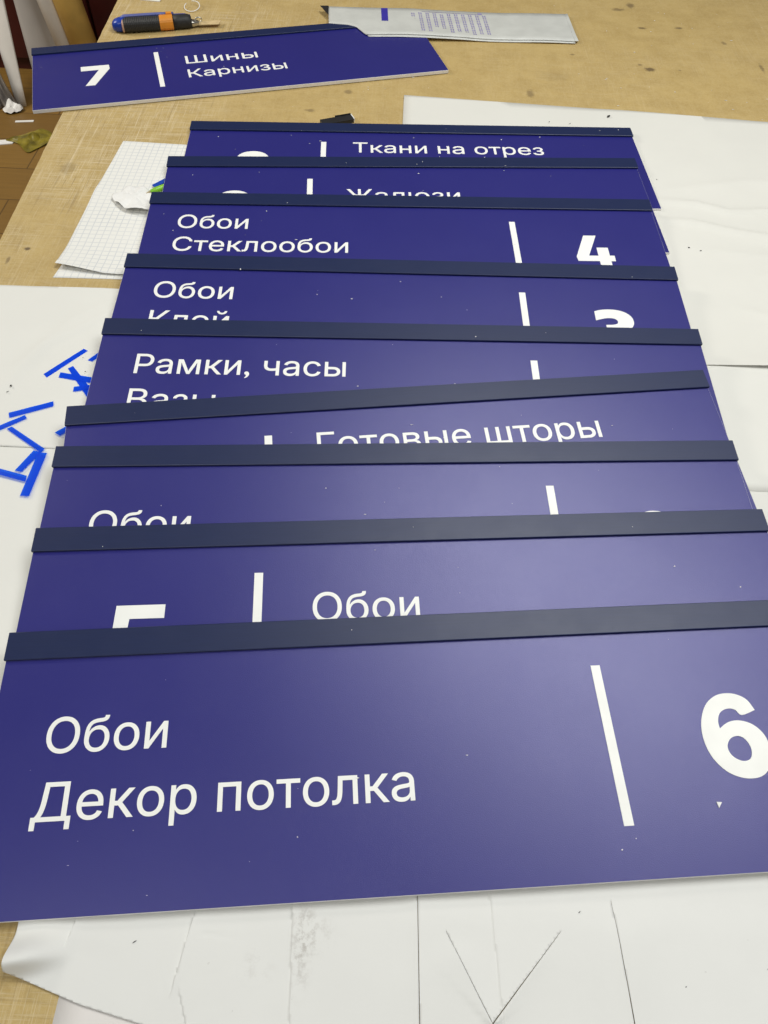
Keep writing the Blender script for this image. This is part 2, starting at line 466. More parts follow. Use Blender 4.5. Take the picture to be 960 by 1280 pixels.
RL = [([(-.55, .61), (-.501, .68), (-.467, .773), (-.38, .865)], .0030, .011), ([(-.56, .70), (-.495, .724), (-.449, .824), (-.40, .87)], .0024, .011), ([(-.52, .66), (-.43, .70)], .0007, .012)]
def z_lf(x, y):
    z = .0008 + wav(x, y, 10, .0012, 6) * sstep(-.38, -.43, x) + .0007 * (wav(x, y, 45, 1, 9)) * sstep(.865, .893, y)
    for p, h, w in RL: z += ridge(x, y, p, h, w) * sstep(-.375, -.41, x)
    return z
lf = [(-.600, .8895), (-.600, .5875), (-.2, .5905), (-.2, .902)]
sheet('paper_sheet', 'white paper on the left strewn with blue vinyl strips, far half above the seam', lf, z_lf, M['paper_left'], lin(-.61, -.36, .006)[:-1] + lin(-.36, -.19, .03), lin(.58, .905, .006), group=PG)
sheet('paper_sheet', 'white paper on the left strewn with blue vinyl strips, near half below the seam', [(-.592, .596), (-.578, .16), (-.2, .16), (-.2, .598)],
      lambda x, y: .0004 + wav(x, y, 9, .0008, 11) * sstep(-.37, -.42, x) * (1 - sstep(.55, .58, y)), M['paper_left'], lin(-.6, -.19, .01), lin(.15, .6, .01), group=PG)

# squared paper: two sheets
sheet('squared_paper', 'lower squared sheet peeking out from under the curled squared paper', [(-.470, 1.15), (-.503, .915), (-.36, .9195), (-.36, 1.15)],
      lambda x, y: .0004, M['grid'], lin(-.51, -.36, .01), lin(.91, 1.15, .01), cat='squared paper', group='squared paper sheets')
def z_grid(x, y):
    lift = sstep(1.0, .93, y) * .006 * sstep(-.42, -.50, x) + .0018 * sstep(.96, .93, y)
    return .0010 + lift + .0015 * sstep(-.47, -.5, x) * math.exp(-((y - 1.14) / .03) ** 2) + wav(x, y, 12, .0010, 2)
sheet('squared_paper', 'upper sheet of squared paper with a slightly lifted corner, crumpled scrap lying on it', [(-.4985, 1.302), (-.5010, 1.141), (-.512, .940), (-.43, .927), (-.3, .925), (-.3, 1.298)],
      z_grid, M['grid'], lin(-.52, -.3, .004), lin(.92, 1.31, .004), cat='squared paper', group='squared paper sheets')

# ------------------------------------------------------------------ signs
W, H, T, S = .8, .24984, .0048, .0267
DZ = .0016
POSE = {'A': [-.75087, 1.61899, .30387, .0020, .0062], 'B': [-.37978, 1.35903, .06382, .01322, .00848], 'C': [-.39197, 1.22355, .08182, .04502, .01641],
 'D': [-.39285, 1.10603, .0582, .04801, .02168], 'E': [-.38938, .9354, .03845, .07153, .0283], 'F': [-.38385, .79033, .04455, .09115, .03009],
 'G': [-.38733, .62544, .14767, .10694, .03186], 'H': [-.38261, .56326, .07516, .10042, .03022], 'I': [-.3711, .44917, .09117, .0893, .02867], 'J': [-.35833, .32491, .10232, .08454, .02916]}

def smooth_loop(pts, k=4):
    n = len(pts); P = [Vector(p) for p in pts]; out = []
    for i in range(n):
        a, b, c, d = P[i-1], P[i], P[(i+1) % n], P[(i+2) % n]
        sharp_b = (b-a).normalized().dot((c-b).normalized()) < .45; sharp_c = (c-b).normalized().dot((d-c).normalized()) < .45
        if sharp_b: a = b
        if sharp_c: d = c
        for j in range(k):
            t = j / k
            out.append(.5*((2*b) + (c-a)*t + (2*a-5*b+4*c-d)*t*t + (3*b-a-3*c+d)*t**3))
    return out

def text_bm(body, bold=0.0):
    """flat glyph outlines; the strokes are thickened by pushing every outline point outwards by bold (in ems)"""
    c = bpy.data.curves.new('lettering_source', 'FONT'); c.body = body; c.size = 1; c.resolution_u = 8; c.fill_mode = 'NONE'
    o = bpy.data.objects.new('lettering_source', c); COL.objects.link(o)
    me = bpy.data.meshes.new_from_object(o.evaluated_get(bpy.context.evaluated_depsgraph_get()))
    bpy.data.objects.remove(o); bpy.data.curves.remove(c)
    # outline loops -> constrained triangulation -> keep what the non-zero winding rule calls inside
    nb = {v.index: [] for v in me.vertices}
    for e in me.edges:
        nb[e.vertices[0]].append(e.vertices[1]); nb[e.vertices[1]].append(e.vertices[0])
    co = [Vector((v.co.x, v.co.y)) for v in me.vertices]; bpy.data.meshes.remove(me)
    loops, seen = [], set()
    for i0 in nb:                     # vertices of a loop are stored in drawing order
        if i0 in seen or not nb[i0]: continue
        lp = [i0]; seen.add(i0); cur = i0 + 1 if (i0 + 1) in nb[i0] else nb[i0][0]
        while cur not in seen:
            lp.append(cur); seen.add(cur)
            nx = [k for k in nb[cur] if k not in seen]
            if not nx: break
            cur = nx[0]
        pts = [co[k] for k in lp]
        pts = [p for k, p in enumerate(pts) if (p - pts[k-1]).length > 1e-4]
        if len(pts) > 2: loops.append(pts)
    return fill_loops(loops, bold)

def inside(c, lp):
    r = False
    for k in range(len(lp)):
        p, q = lp[k-1], lp[k]
        if (p.y > c.y) != (q.y > c.y) and c.x < (q.x-p.x)*(c.y-p.y)/(q.y-p.y) + p.x: r = not r
    return r

def fill_loops(loops, bold=0.0):
    def area2(lp): return sum(lp[k-1].x*lp[k].y - lp[k].x*lp[k-1].y for k in range(len(lp)))
    sg = 1 if area2(max(loops, key=lambda l: abs(area2(l)))) > 0 else -1
    for li, lp in enumerate(loops):       # a lone outline drawn the other way round (a comma) is turned to match
        if area2(lp) * sg < 0 and not any(inside(lp[0], o) for o in loops if o is not lp): loops[li] = lp[::-1]
    if bold:
        for li, lp in enumerate(loops):
            new = []
            for k in range(len(lp)):
                d0 = (lp[k] - lp[k-1]).normalized(); d1 = (lp[(k+1) % len(lp)] - lp[k]).normalized()
                n0_, n1_ = Vector((d0.y, -d0.x))*sg, Vector((d1.y, -d1.x))*sg
                m = n0_ + n1_
                if m.length < 1e-3: new.append(lp[k]); continue
                m.normalize(); new.append(lp[k] + m * (bold / max(.5, m.dot(n0_))))
            loops[li] = new
    V, E_ = [], []
    for lp in loops:
        n0 = len(V); V += lp; E_ += [(n0 + k, n0 + (k+1) % len(lp)) for k in range(len(lp))]
    vo, eo, fo, *_ = delaunay_2d_cdt(V, E_, [], 0, 1e-5)
    boxes = [(min(p.x for p in lp), max(p.x for p in lp), min(p.y for p in lp), max(p.y for p in lp)) for lp in loops]
    def wind(c):
        w = 0
        for lp, (x0, x1, y0, y1) in zip(loops, boxes):
            if not (x0 < c.x < x1 and y0 < c.y < y1): continue
            for k in range(len(lp)):
                p, q = lp[k-1], lp[k]
                s_ = (q.x-p.x)*(c.y-p.y) - (q.y-p.y)*(c.x-p.x)
                if p.y <= c.y < q.y and s_ > 0: w += 1
                elif q.y <= c.y < p.y and s_ < 0: w -= 1
        return w
    bm = bmesh.new(); bv = [bm.verts.new((p.x, p.y, 0)) for p in vo]
    for f in fo:
        c = (vo[f[0]] + vo[f[1]] + vo[f[2]]) / 3
        if wind(c) * sg > 0:
            try: bm.faces.new([bv[k] for k in f])
            except ValueError: pass
    bmesh.ops.delete(bm, geom=[v for v in bm.verts if not v.link_faces], context='VERTS')
    return bm

def raise_flat(bm, z0, z1):
    bm.normal_update()
    for v in bm.verts: v.co.z = z1
    for f in bm.faces:
        if f.normal.z < 0: f.normal_flip()
    be = [e for e in bm.edges if e.is_boundary]
    r = bmesh.ops.extrude_edge_only(bm, edges=be)
    for v in [g for g in r['geom'] if isinstance(g, bmesh.types.BMVert)]: v.co.z = z0

def sign_pt(u, v): return ((u - .5) * W, H - v * W)
CAP = .041
LET_T = .0005

def place_line(bm, u0, u1, vb, cap=CAP, bold=.012):
    xs_ = [v.co.x for v in bm.verts]; a, b = min(xs_), max(xs_)
    sx = (u1 - u0) / (b - a); sy = cap / (.728 + 2*bold)
    for v in bm.verts:
        u = u0 + (v.co.x - a) * sx; vv = vb - (v.co.y + bold) * sy
        v.co.x, v.co.y = sign_pt(u, vv)

def make_sign(key, label, lines, bar, numeral):
    x, y, yaw, t, z = POSE[key]
    e = Vector((math.cos(yaw), math.sin(yaw), 0))
    dn = Vector((math.sin(yaw) * math.cos(t), -math.cos(yaw) * math.cos(t), -math.sin(t)))
    nrm = e.cross(-dn)
    base = Vector((x, y, z + DZ)) + e * (W / 2) + dn * H - nrm * T
    mat = Matrix((e, -dn, nrm)).transposed().to_4x4(); mat.translation = base
    root = empty('sign', label, 'sign', 'dark blue department signs', mat)
    # board: white foam core, indigo film on the face
    bm = bmesh.new()
    box(bm, -W/2, W/2, 0, H, -.0014 if key == 'A' else 0, T)
    bmesh.ops.bevel(bm, geom=[ed for ed in bm.edges], offset=.00035, segments=1, affect='EDGES')
    for f in bm.faces: f.material_index = 1 if f.normal.z > .9 else 0
    KEEP[0] = True
    mesh_obj('board', bm, [M['pvc'], M['film']], root)
    # clip-on profile along the upper edge: face, lip and back
    bm = bmesh.new()
    p = [(H - S, T + .0002), (H - S, T + .0026), (H - S + .0006, T + .0030), (H + .0012, T + .0030), (H + .0018, T + .0024), (H + .0018, .0002), (H + .0002, .0002), (H + .0002, T + .0002)]
    ends = []
    for sx in (-W/2 - .0008, W/2 + .0008): ends.append([bm.verts.new((sx, a, b)) for a, b in p])
    bm.faces.new(ends[0]); bm.faces.new(list(reversed(ends[1])))
    for i in range(len(p)):
        j = (i + 1) % len(p); bm.faces.new((ends[0][i], ends[0][j], ends[1][j], ends[1][i]))
    mesh_obj('top_strip', bm, M['strip'], root)
    z0, z1 = T + .00005, T + LET_T
    for (body, u0, u1, vb) in lines:
        bm = text_bm(body, .003); place_line(bm, u0, u1, vb, CAP, .003); raise_flat(bm, z0, z1); KEEP[0] = True
        mesh_obj('lettering', bm, M['letter'], root)
    ub = .7063 if bar == 'R' else .2924
    bm = bmesh.new(); a = sign_pt(ub, .2578); b = sign_pt(ub + .0113, .0735)
    box(bm, a[0], b[0], a[1], b[1], z0, z1); mesh_obj('divider_bar', bm, M['letter'], root)
    if numeral:
        bm = bmesh.new()
        if isinstance(numeral, dict):
            bm.free(); bm = fill_loops([smooth_loop([sign_pt(*p) for p in lp]) for lp in (numeral['out'], numeral['hole'])])
        elif isinstance(numeral, list):
            vs = [bm.verts.new((*sign_pt(u, v), 0)) for u, v in numeral]; bm.faces.new(vs)
            bmesh.ops.triangulate(bm, faces=bm.faces[:])
        else:
            ch, u0, u1, v0, v1 = numeral
            bm.free(); bm = text_bm(ch, .036)
            X = [v.co.x for v in bm.verts]; Y = [v.co.y for v in bm.verts]
            x0_, x1_, y0_, y1_ = min(X), max(X), min(Y), max(Y)
            for v in bm.verts:
                v.co.x, v.co.y = sign_pt(u0 + (u1-u0) * (v.co.x - x0_) / (x1_-x0_), v1 + (v0-v1) * (v.co.y - y0_) / (y1_-y0_))
        bm.normal_update(); raise_flat(bm, z0, z1); KEEP[0] = True
        mesh_obj('numeral', bm, M['letter'], root)
    return root

seven = [(.1132, .1189), (.1805, .1189), (.1812, .1393), (.1437, .2188), (.1214, .2188), (.1557, .1415), (.1132, .1415)]
four = [(.8475, .1132), (.8720, .1132), (.8492, .1733), (.8675, .1733), (.8675, .1492), (.8893, .1492), (.8893, .1727), (.8983, .1727), (.8983, .1888), (.8893, .1888), (.8893, .212), (.8675, .212), (.8675, .1888), (.8265, .1888), (.8250, .1760)]
five_u = [(.1195, .1144), (.1810, .1144), (.1810, .1330), (.1377, .1330), (.1365, .1500)]
def arc(cx, cy, r, a0, a1, n=14): return [(cx + r*math.cos(math.radians(a0 + (a1-a0)*i/n)), cy - r*math.sin(math.radians(a0 + (a1-a0)*i/n))) for i in range(n + 1)]
five = five_u + arc(.147, .181, .0355, 100, -150, 18) + arc(.147, .181, .0150, -150, 110, 14) + [(.1180, .1620)]
six = dict(out=[(.8935,.138),(.8879,.1255),(.8776,.1185),(.8652,.1161),(.8512,.1181),(.8379,.1264),(.8286,.1393),(.8232,.1539),(.8217,.1688),(.824,.1839),(.8303,.197),(.8404,.2076),(.8533,.2138),(.866,.2156),(.8776,.2138),(.887,.2079),(.8935,.1981),(.8974,.1843),(.8969,.1718),(.8925,.1619),(.8843,.1541),(.874,.15),(.8644,.1492),(.8544,.1517),(.8447,.1577),(.845,.1494),(.8488,.1409),(.8547,.1364),(.8627,.1346),(.87,.1368),(.8761,.1432)],
           hole=[(.8481,.1774),(.8525,.171),(.8586,.1678),(.8654,.1676),(.8714,.1717),(.8747,.1794),(.8743,.1871),(.8708,.1935),(.8643,.196),(.8572,.1947),(.8506,.1899),(.8477,.1837)])
make_sign('A', 'dark blue sign with 7 and Шины Карнизы lying alone at the back', [('Шины', .3662, .546, .1505), ('Карнизы', .3645, .6075, .2237)], 'L', seven)
make_sign('B', 'dark blue sign reading Ткани на отрез, farthest in the fanned stack', [('Ткани на отрез', .3625, .7855, .1145)], 'L', ('8', .110, .183, .1155, .2155))
make_sign('C', 'dark blue sign with half-hidden word Жалюзи, second farthest in the stack', [('Жалюзи', .3722, .6065, .1500)], 'L', ('9', .110, .183, .1145, .2145))
make_sign('D', 'dark blue sign with 4 and Обои Стеклообои', [('Обои', .0615, .1968, .1065), ('Стеклообои', .0604, .3905, .1740)], 'R', four)
make_sign('E', 'dark blue sign with half a 3 and Обои above half-hidden Клей', [('Обои', .0610, .1998, .1075), ('Клей', .0635, .1995, .1800)], 'R', ('3', .8328, .9035, .1115, .2115))
make_sign('F', 'dark blue sign with Рамки, часы above half-hidden Вазы', [('Рамки, часы', .0639, .4028, .1147), ('Вазы', .0637, .1995, .1875)], 'R', None)
make_sign('G', 'dark blue sign with Готовые шторы, turned slightly askew in the stack', [('Готовые шторы', .3700, .8045, .1145)], 'L', None)
make_sign('H', 'dark blue sign with half-hidden Обои at left and only a numeral top at right', [('Обои', .0660, .2035, .1470)], 'R', ('2', .823, .897, .1175, .2175))
make_sign('I', 'dark blue sign with half-hidden 5 and Обои, second nearest in the stack', [('Обои', .3684, .5060, .1455)], 'L', five)
make_sign('J', 'dark blue sign with 6 and Обои Декор потолка, nearest and fully uncovered', [('Обои', .0634, .1995, .1458), ('Декор потолка', .0607, .4785, .2183)], 'R', six)

# ------------------------------------------------------------------ lofted bodies
def loft(bm, secs, n=20, p=2.6, mi=0):
    rings = []
    for (x, yc, zc, hy, hz) in secs:
        ring = []
        for k in range(n):
            a = 2 * math.pi * k / n; ca, sa = math.cos(a), math.sin(a)
            ring.append(bm.verts.new((x, yc + hy * math.copysign(abs(ca) ** (2/p), ca), zc + hz * math.copysign(abs(sa) ** (2/p), sa))))
        rings.append(ring)
    for a, b in zip(rings, rings[1:]):
        for k in range(n):
            f = bm.faces.new((a[k], b[k], b[(k+1) % n], a[(k+1) % n])); f.material_index = mi
    bm.faces.new(rings[0]); bm.faces.new(list(reversed(rings[-1])))

# utility knife
kn = empty('utility_knife', 'blue, black and orange utility knife with its blade out, lying on the bare board', 'knife')
kn.matrix_world = Matrix.Translation((-.511, 1.765, 0)) @ Matrix.Rotation(.24, 4, 'Z') @ Matrix.Scale(1.0, 4)
bm = bmesh.new()
loft(bm, [(-.111, .002, .010, .005, .005), (-.109, .002, .0105, .010, .008), (-.104, .001, .0120, .0135, .0108), (-.095, 0, .0128, .0150, .0124), (-.08, .003, .0130, .0125, .0122), (-.05, .005, .0130, .0110, .0122), (0, .005, .0130, .0105, .0122), (.04, .005, .0130, .010, .0118), (.052, .005, .012, .009, .0100)])
mesh_obj('handle', bm, M['knife_blue'], kn, True)
bm = bmesh.new()
loft(bm, [(-.093, .006, .0240, .003, .0008), (-.085, .008, .0258, .0055, .0014), (-.02, .009, .0262, .0050, .0016), (.018, .010, .0258, .004, .0012)])
mesh_obj('spine_inlay', bm, M['knife_lilac'], kn, True)
bm = bmesh.new()
loft(bm, [(-.0905, -.005, .012, .0125, .0100), (-.0885, -.006, .0125, .0135, .0118), (-.0865, -.005, .0125, .0125, .0110)])
mesh_obj('grip_edge', bm, M['pink_edge'], kn, True)
bm = bmesh.new()
secs = []
for i in range(41):
    x = -.0875 + i * .0745 / 40
    r = .0004 * (1 if i % 2 else -1)
    k = min(1, (i + 1) / 4)
    secs.append((x, -.003, .0130, (.0158 + r) * (.9 + .1 * k), (.0127 + r) * (.88 + .12 * k)))
loft(bm, secs); mesh_obj('grip', bm, M['rubber'], kn, False)
bm = bmesh.new()
loft(bm, [(-.0128, -.003, .0128, .0150, .0120), (-.0125, -.003, .0132, .0158, .0132), (.0145, -.002, .0134, .0156, .0133), (.0148, -.002, .0132, .015, .012)])
box(bm, .0020, .0135, .002, .011, .0255, .0285)
mesh_obj('locking_band', bm, M['orange'], kn, False)
bm = bmesh.new()
loft(bm, [(.015, -.002, .0130, .0148, .0126), (.030, -.001, .0130, .0142, .0124), (.046, 0, .0128, .0136, .0122), (.051, 0, .0120, .0125, .0108), (.053, 0, .0110, .0105, .009)])
mesh_obj('front_grip', bm, M['rubber'], kn, True)
bm = bmesh.new()
loft(bm, [(.052, 0, .0095, .0090, .0060), (.055, 0, .0085, .0086, .0055), (.068, .001, .0078, .0068, .0036)], p=4)
mesh_obj('metal_nose', bm, M['steel'], kn, True)
bm = bmesh.new()
R1, R2 = .0065, .0012
rg = []
for i in range(24):
    a = 2*math.pi*i/24; row = []
    for k in range(8):
        b = 2*math.pi*k/8; row.append(bm.verts.new((.068 + (R1 + R2*math.cos(b))*math.cos(a), .008 + R2*math.sin(b), .011 + (R1*.7 + R2*math.cos(b))*math.sin(a))))
    rg.append(row)
for i in range(24):
    for k in range(8): bm.faces.new((rg[i][k], rg[(i+1) % 24][k], rg[(i+1) % 24][(k+1) % 8], rg[i][(k+1) % 8]))
mesh_obj('end_loop', bm, M['steel'], kn, True)
bm = bmesh.new(); prism(bm, [(.060, -.007), (.108, -.010), (.116, .010), (.060, .010)], .0068, .0074)
mesh_obj('blade', bm, M['blade'], kn)

# grey courier mailer strip lying across the back sign
ml = empty('courier_envelope', 'grey folded plastic courier envelope strip with violet print, resting on the back sign', 'envelope')
ml.location = (.1, 1.85, 0)
def mz(x, y):      # height of the strip: it rides over the back sign on the left, sinks to the table on the right
    s = sstep(.20, -.02, x)
    return .0052 + .0062 * s + .0012 * noise.noise((x * 9, y * 20, 1))
O = [(-.177, 1.887), (-.169, 1.803), (-.145, 1.802), (-.128, 1.800), (-.109, 1.792), (-.087, 1.757), (.0, 1.7675), (.12, 1.777), (.25, 1.785), (.368, 1.789), (.3675, 1.803), (.3585, 1.925), (.31, 1.921), (.18, 1.912), (.0, 1.899)]
def strip_sheet(pts_top, pts_bot, off, mat, name, thick, parent):
    bm = bmesh.new(); nx, ny = 70, 8; rows = []
    def ev(pl, t):
        d = [0]
        for a, b in zip(pl, pl[1:]): d.append(d[-1] + math.hypot(b[0]-a[0], b[1]-a[1]))
        t *= d[-1]
        for i in range(len(pl)-1):
            if t <= d[i+1] + 1e-9:
                k = (t - d[i]) / (d[i+1]-d[i]); return (pl[i][0] + (pl[i+1][0]-pl[i][0])*k, pl[i][1] + (pl[i+1][1]-pl[i][1])*k)
    for i in range(nx + 1):
        a = ev(pts_top, i/nx); b = ev(pts_bot, i/nx); row = []
        for j in range(ny + 1):
            x = a[0] + (b[0]-a[0]) * j/ny; y = a[1] + (b[1]-a[1]) * j/ny
            row.append(bm.verts.new((x - .1, y - 1.85, mz(x, y) + off)))
        rows.append(row)
    for i in range(nx):
        for j in range(ny): bm.faces.new((rows[i][j], rows[i+1][j], rows[i+1][j+1], rows[i][j+1]))
    for f in bm.faces:
        if f.normal.z < 0: f.normal_flip()
    bm.normal_update()
    for f in bm.faces:
        if f.normal.z < 0: f.normal_flip()
    KEEP[0] = True
    o = mesh_obj(name, bm, mat, parent, True)
    md = o.modifiers.new('thickness', 'SOLIDIFY'); md.thickness = thick; md.offset = -1
    return o
TOPL = [(-.177, 1.887), (.0, 1.899), (.18, 1.912), (.3585, 1.925)]
BOTL = [(-.169, 1.803), (-.128, 1.800), (-.109, 1.792), (-.087, 1.757), (.0, 1.7675), (.12, 1.777), (.368, 1.789)]
strip_sheet(TOPL, BOTL, 0, M['mailer'], 'pouch', .0016, ml)
strip_sheet([(-.15, 1.878), (.17, 1.902), (.35, 1.915)], [(-.08, 1.752), (.12, 1.770), (.362, 1.783)], -.0022, M['mailer'], 'folded_layer', .0010, ml)
strip_sheet([(.352, 1.922), (.3585, 1.926)], [(.361, 1.787), (.3685, 1.788)], .0006, M['mailer'], 'heat_seal', .0004, ml)
strip_sheet([(-.195, 1.886), (-.1765, 1.888)], [(-.180, 1.857), (-.1735, 1.845)], .0012, M['black'], 'torn_flap', .0006, ml)
def patch(bm, x0, y0, x1, y1, w, lift=.0004):
    dx, dy = x1-x0, y1-y0; L_ = math.hypot(dx, dy); px, py = -dy/L_*w/2, dx/L_*w/2
    bm.faces.new([bm.verts.new((x - .1, y - 1.85, mz(x, y) + lift)) for x, y in ((x0-px, y0-py), (x1-px, y1-py), (x1+px, y1+py), (x0+px, y0+py))])
bm = bmesh.new(); patch(bm, -.053, 1.893, -.049, 1.825, .0145)
mesh_obj('printed_bar', bm, M['ink_blue'], ml)
bm = bmesh.new()
rr = random.Random(3)
for k in range(11):                       # rows of tiny print that run across the strip
    xa = .008 + k * .0158; top = 1.880 + .0012*k - (.0 if k not in (0, 4) else .004); bot = {0: 1.858, 3: 1.815, 4: 1.81}.get(k, 1.782 + k*.0012 + rr.random() * .012)
    y = top
    while y > bot:
        l_ = rr.uniform(.004, .011)
        for q in (0, .0045):
            patch(bm, xa + q + (top - y) * .10, y, xa + q + (top - y + l_) * .10, max(bot, y - l_), .0026)
        y -= l_ + .003
patch(bm, .03, 1.887, .165, 1.896, .0015); patch(bm, .155, 1.899, .164, 1.8995, .008)
mesh_obj('small_print', bm, M['ink_fade'], ml)

# black offcut behind the stack
oc = empty('plastic_offcut', 'small black plastic strip offcut behind the farthest sign of the stack', 'offcut')
oc.matrix_world = Matrix.Translation((-.118, 1.4055, .0)) @ Matrix.Rotation(.42, 4, 'Z')
bm = bmesh.new(); box(bm, -.034, .026, -.010, .009, .0002, .0065); bevel_all(bm, .0008)
mesh_obj('strip', bm, M['black'], oc)
bm = bmesh.new(); box(bm, -.004, .0265, .0092, .0110, .0002, .0080); bevel_all(bm, .0005)
mesh_obj('flange', bm, M['black'], oc)
bm = bmesh.new(); box(bm, .0267, .0282, -.008, .010, .0005, .0068); mesh_obj('torn_end', bm, M['scrap'], oc)

# blue vinyl strips on the left paper
ST = [
 ('longest slanting blue strip above the crossed ones', [(-.4547,.7140),(-.4162,.7657),(-.4096,.7622),(-.4486,.7077)]),
 ('short blue strip end slipping under the Рамки sign edge', [(-.405,.7441),(-.3905,.7660),(-.3838,.7630),(-.3985,.7419)]),
 ('blue strip slanting down across the two crossed strips', [(-.4261,.7261),(-.4206,.7311),(-.3785,.6820),(-.3795,.6660)]),
 ('blue strip crossed near its middle by a slanting one', [(-.4335,.7181),(-.4331,.7084),(-.3811,.7003),(-.3785,.7101)]),
 ('small lower blue strip end of the crossed group', [(-.4088,.6930),(-.4075,.6844),(-.3808,.6921),(-.3806,.7001)]),
 ('separate blue strip just above the seam, gently sloping', [(-.4765,.6424),(-.4272,.6656),(-.4247,.6573),(-.4730,.6341)]),
 ('blue strip running off the left edge above the seam', [(-.4950,.6091),(-.4552,.6397),(-.4511,.6345),(-.4900,.6030)]),
 ('blue strip slanting down to meet two others across the seam', [(-.4697,.6151),(-.4651,.6194),(-.4138,.5860),(-.4176,.5801)]),
 ('shorter of the two blue strips hanging down from the seam', [(-.4264,.5827),(-.4166,.5808),(-.4301,.5488),(-.4386,.5501)]),
 ('longer upright blue strip hanging down from the seam', [(-.4200,.5799),(-.4090,.5796),(-.4102,.5142),(-.4204,.5136)]),
 ('lowest blue strip running off the left edge', [(-.4750,.5565),(-.4217,.5432),(-.4205,.5343),(-.4720,.5470)]),
 ('stub of blue strip beside the Готовые шторы sign', [(-.4095,.6123),(-.3936,.6287),(-.3885,.6222),(-.4021,.6075)]),
]
for i, (lab, q) in enumerate(ST):
    bm = bmesh.new(); nn = 14; rows = []
    for k in range(nn + 1):
        s_ = k / nn; row = []
        for (a, b) in ((q[0], q[1]), (q[3], q[2])):
            x = a[0] + (b[0]-a[0])*s_; y = a[1] + (b[1]-a[1])*s_
            row.append(bm.verts.new((x, y, max(z_lf(x, y), .0012) + .00035 + .00018 * i + .0003 * abs(noise.noise((x*50, y*50, i))))))
        rows.append(row)
    for k in range(nn): bm.faces.new((rows[k][0], rows[k][1], rows[k+1][1], rows[k+1][0]))
    bm.normal_update()
    for f in bm.faces:
        if f.normal.z < 0: f.normal_flip()
    KEEP[0] = True
    o = mesh_obj('vinyl_strip', bm, M['blue'])
    tag(o, lab, 'vinyl strip', 'blue vinyl strips on the left paper')

# crumpled scrap, pens on squared paper
def disc(bm, out, zf, n=28, rings=10):
    cx = sum(p[0] for p in out)/len(out); cy = sum(p[1] for p in out)/len(out)
    def rad(a):
        # closed Catmull-Rom outline sampled by angle parameter
        m = len(out); f = a / (2*math.pi) * m; i = int(f) % m; t = f - int(f)
        p0, p1, p2, p3 = (Vector(out[(i+k-1) % m]) for k in range(4))
        return .5*((2*p1) + (p2-p0)*t + (2*p0-5*p1+4*p2-p3)*t*t + (3*p1-p0-3*p2+p3)*t**3)
    c = bm.verts.new((cx, cy, zf(cx, cy, 0))); prev = None
    for r in range(1, rings + 1):
        ring = []
        for k in range(n):
            p = rad(2*math.pi*k/n); s_ = r/rings
            x = cx + (p.x-cx)*s_; y = cy + (p.y-cy)*s_
            ring.append(bm.verts.new((x, y, zf(x, y, s_))))
        for k in range(n):
            if prev is None: bm.faces.new((c, ring[k], ring[(k+1) % n]))
            else: bm.faces.new((prev[k], ring[k], ring[(k+1) % n], prev[(k+1) % n]))
        prev = ring
    bm.normal_update()
    for f in bm.faces:
        if f.normal.z < 0: f.normal_flip()
    KEEP[0] = True
bm = bmesh.new()
def zc(x, y, s_):
    a = math.atan2(y - 1.121, x + .428)
    pleat = abs(math.sin(a * 3.5 + 1.2 * noise.noise((x*30, y*30, 2))))
    return .0025 + .0085 * (1 - s_) + .0045 * pleat * s_ + .0055 * s_ * sstep(1.125, 1.085, y) + .003 * abs(noise.noise((x*85, y*70, 7)))
disc(bm, [(-.4658, 1.1196), (-.4575, 1.139), (-.4435, 1.152), (-.4272, 1.1558), (-.4116, 1.1453), (-.4039, 1.1342), (-.3930, 1.089), (-.4107, 1.0834), (-.4312, 1.0839), (-.4457, 1.0961)], zc, 48, 14)
o = mesh_obj('crumpled_scrap', bm, M['scrap'], smooth=True); md = o.modifiers.new('thickness', 'SOLIDIFY'); md.thickness = .0003; md.offset = -1
tag(o, 'crumpled white paper scrap lying on the squared paper', 'paper scrap')

pen = empty('pen', 'lime green pen poking out beside the crumpled scrap on the squared paper', 'pen')
pen.matrix_world = Matrix.Translation((-.4150, 1.1300, .0075)) @ Matrix.Rotation(math.radians(40), 4, 'Z')
bm = bmesh.new(); loft(bm, [(.010, 0, 0, .0022, .0022), (.013, 0, 0, .0036, .0036), (.022, 0, 0, .0046, .0046), (.070, 0, 0, .0048, .0048), (.0705, 0, 0, .0040, .0040)], 18, 2.0)
mesh_obj('barrel', bm, M['green'], pen, True)
bm = bmesh.new(); loft(bm, [(0, 0, -.001, .0008, .0008), (.006, 0, -.0005, .0018, .0018), (.011, 0, 0, .0026, .0026)], 14, 2.0)
mesh_obj('nib', bm, M['tip'], pen, True)
bm = bmesh.new()
prism(bm, [(-.4102, 1.1612), (-.4040, 1.1562), (-.3790, 1.1830), (-.3790, 1.1970), (-.3880, 1.1890)], .0040, .0054)
tag(mesh_obj('plastic_strip', bm, M['penblue']), 'flat deep blue plastic strip end just above the green pen', 'plastic strip')

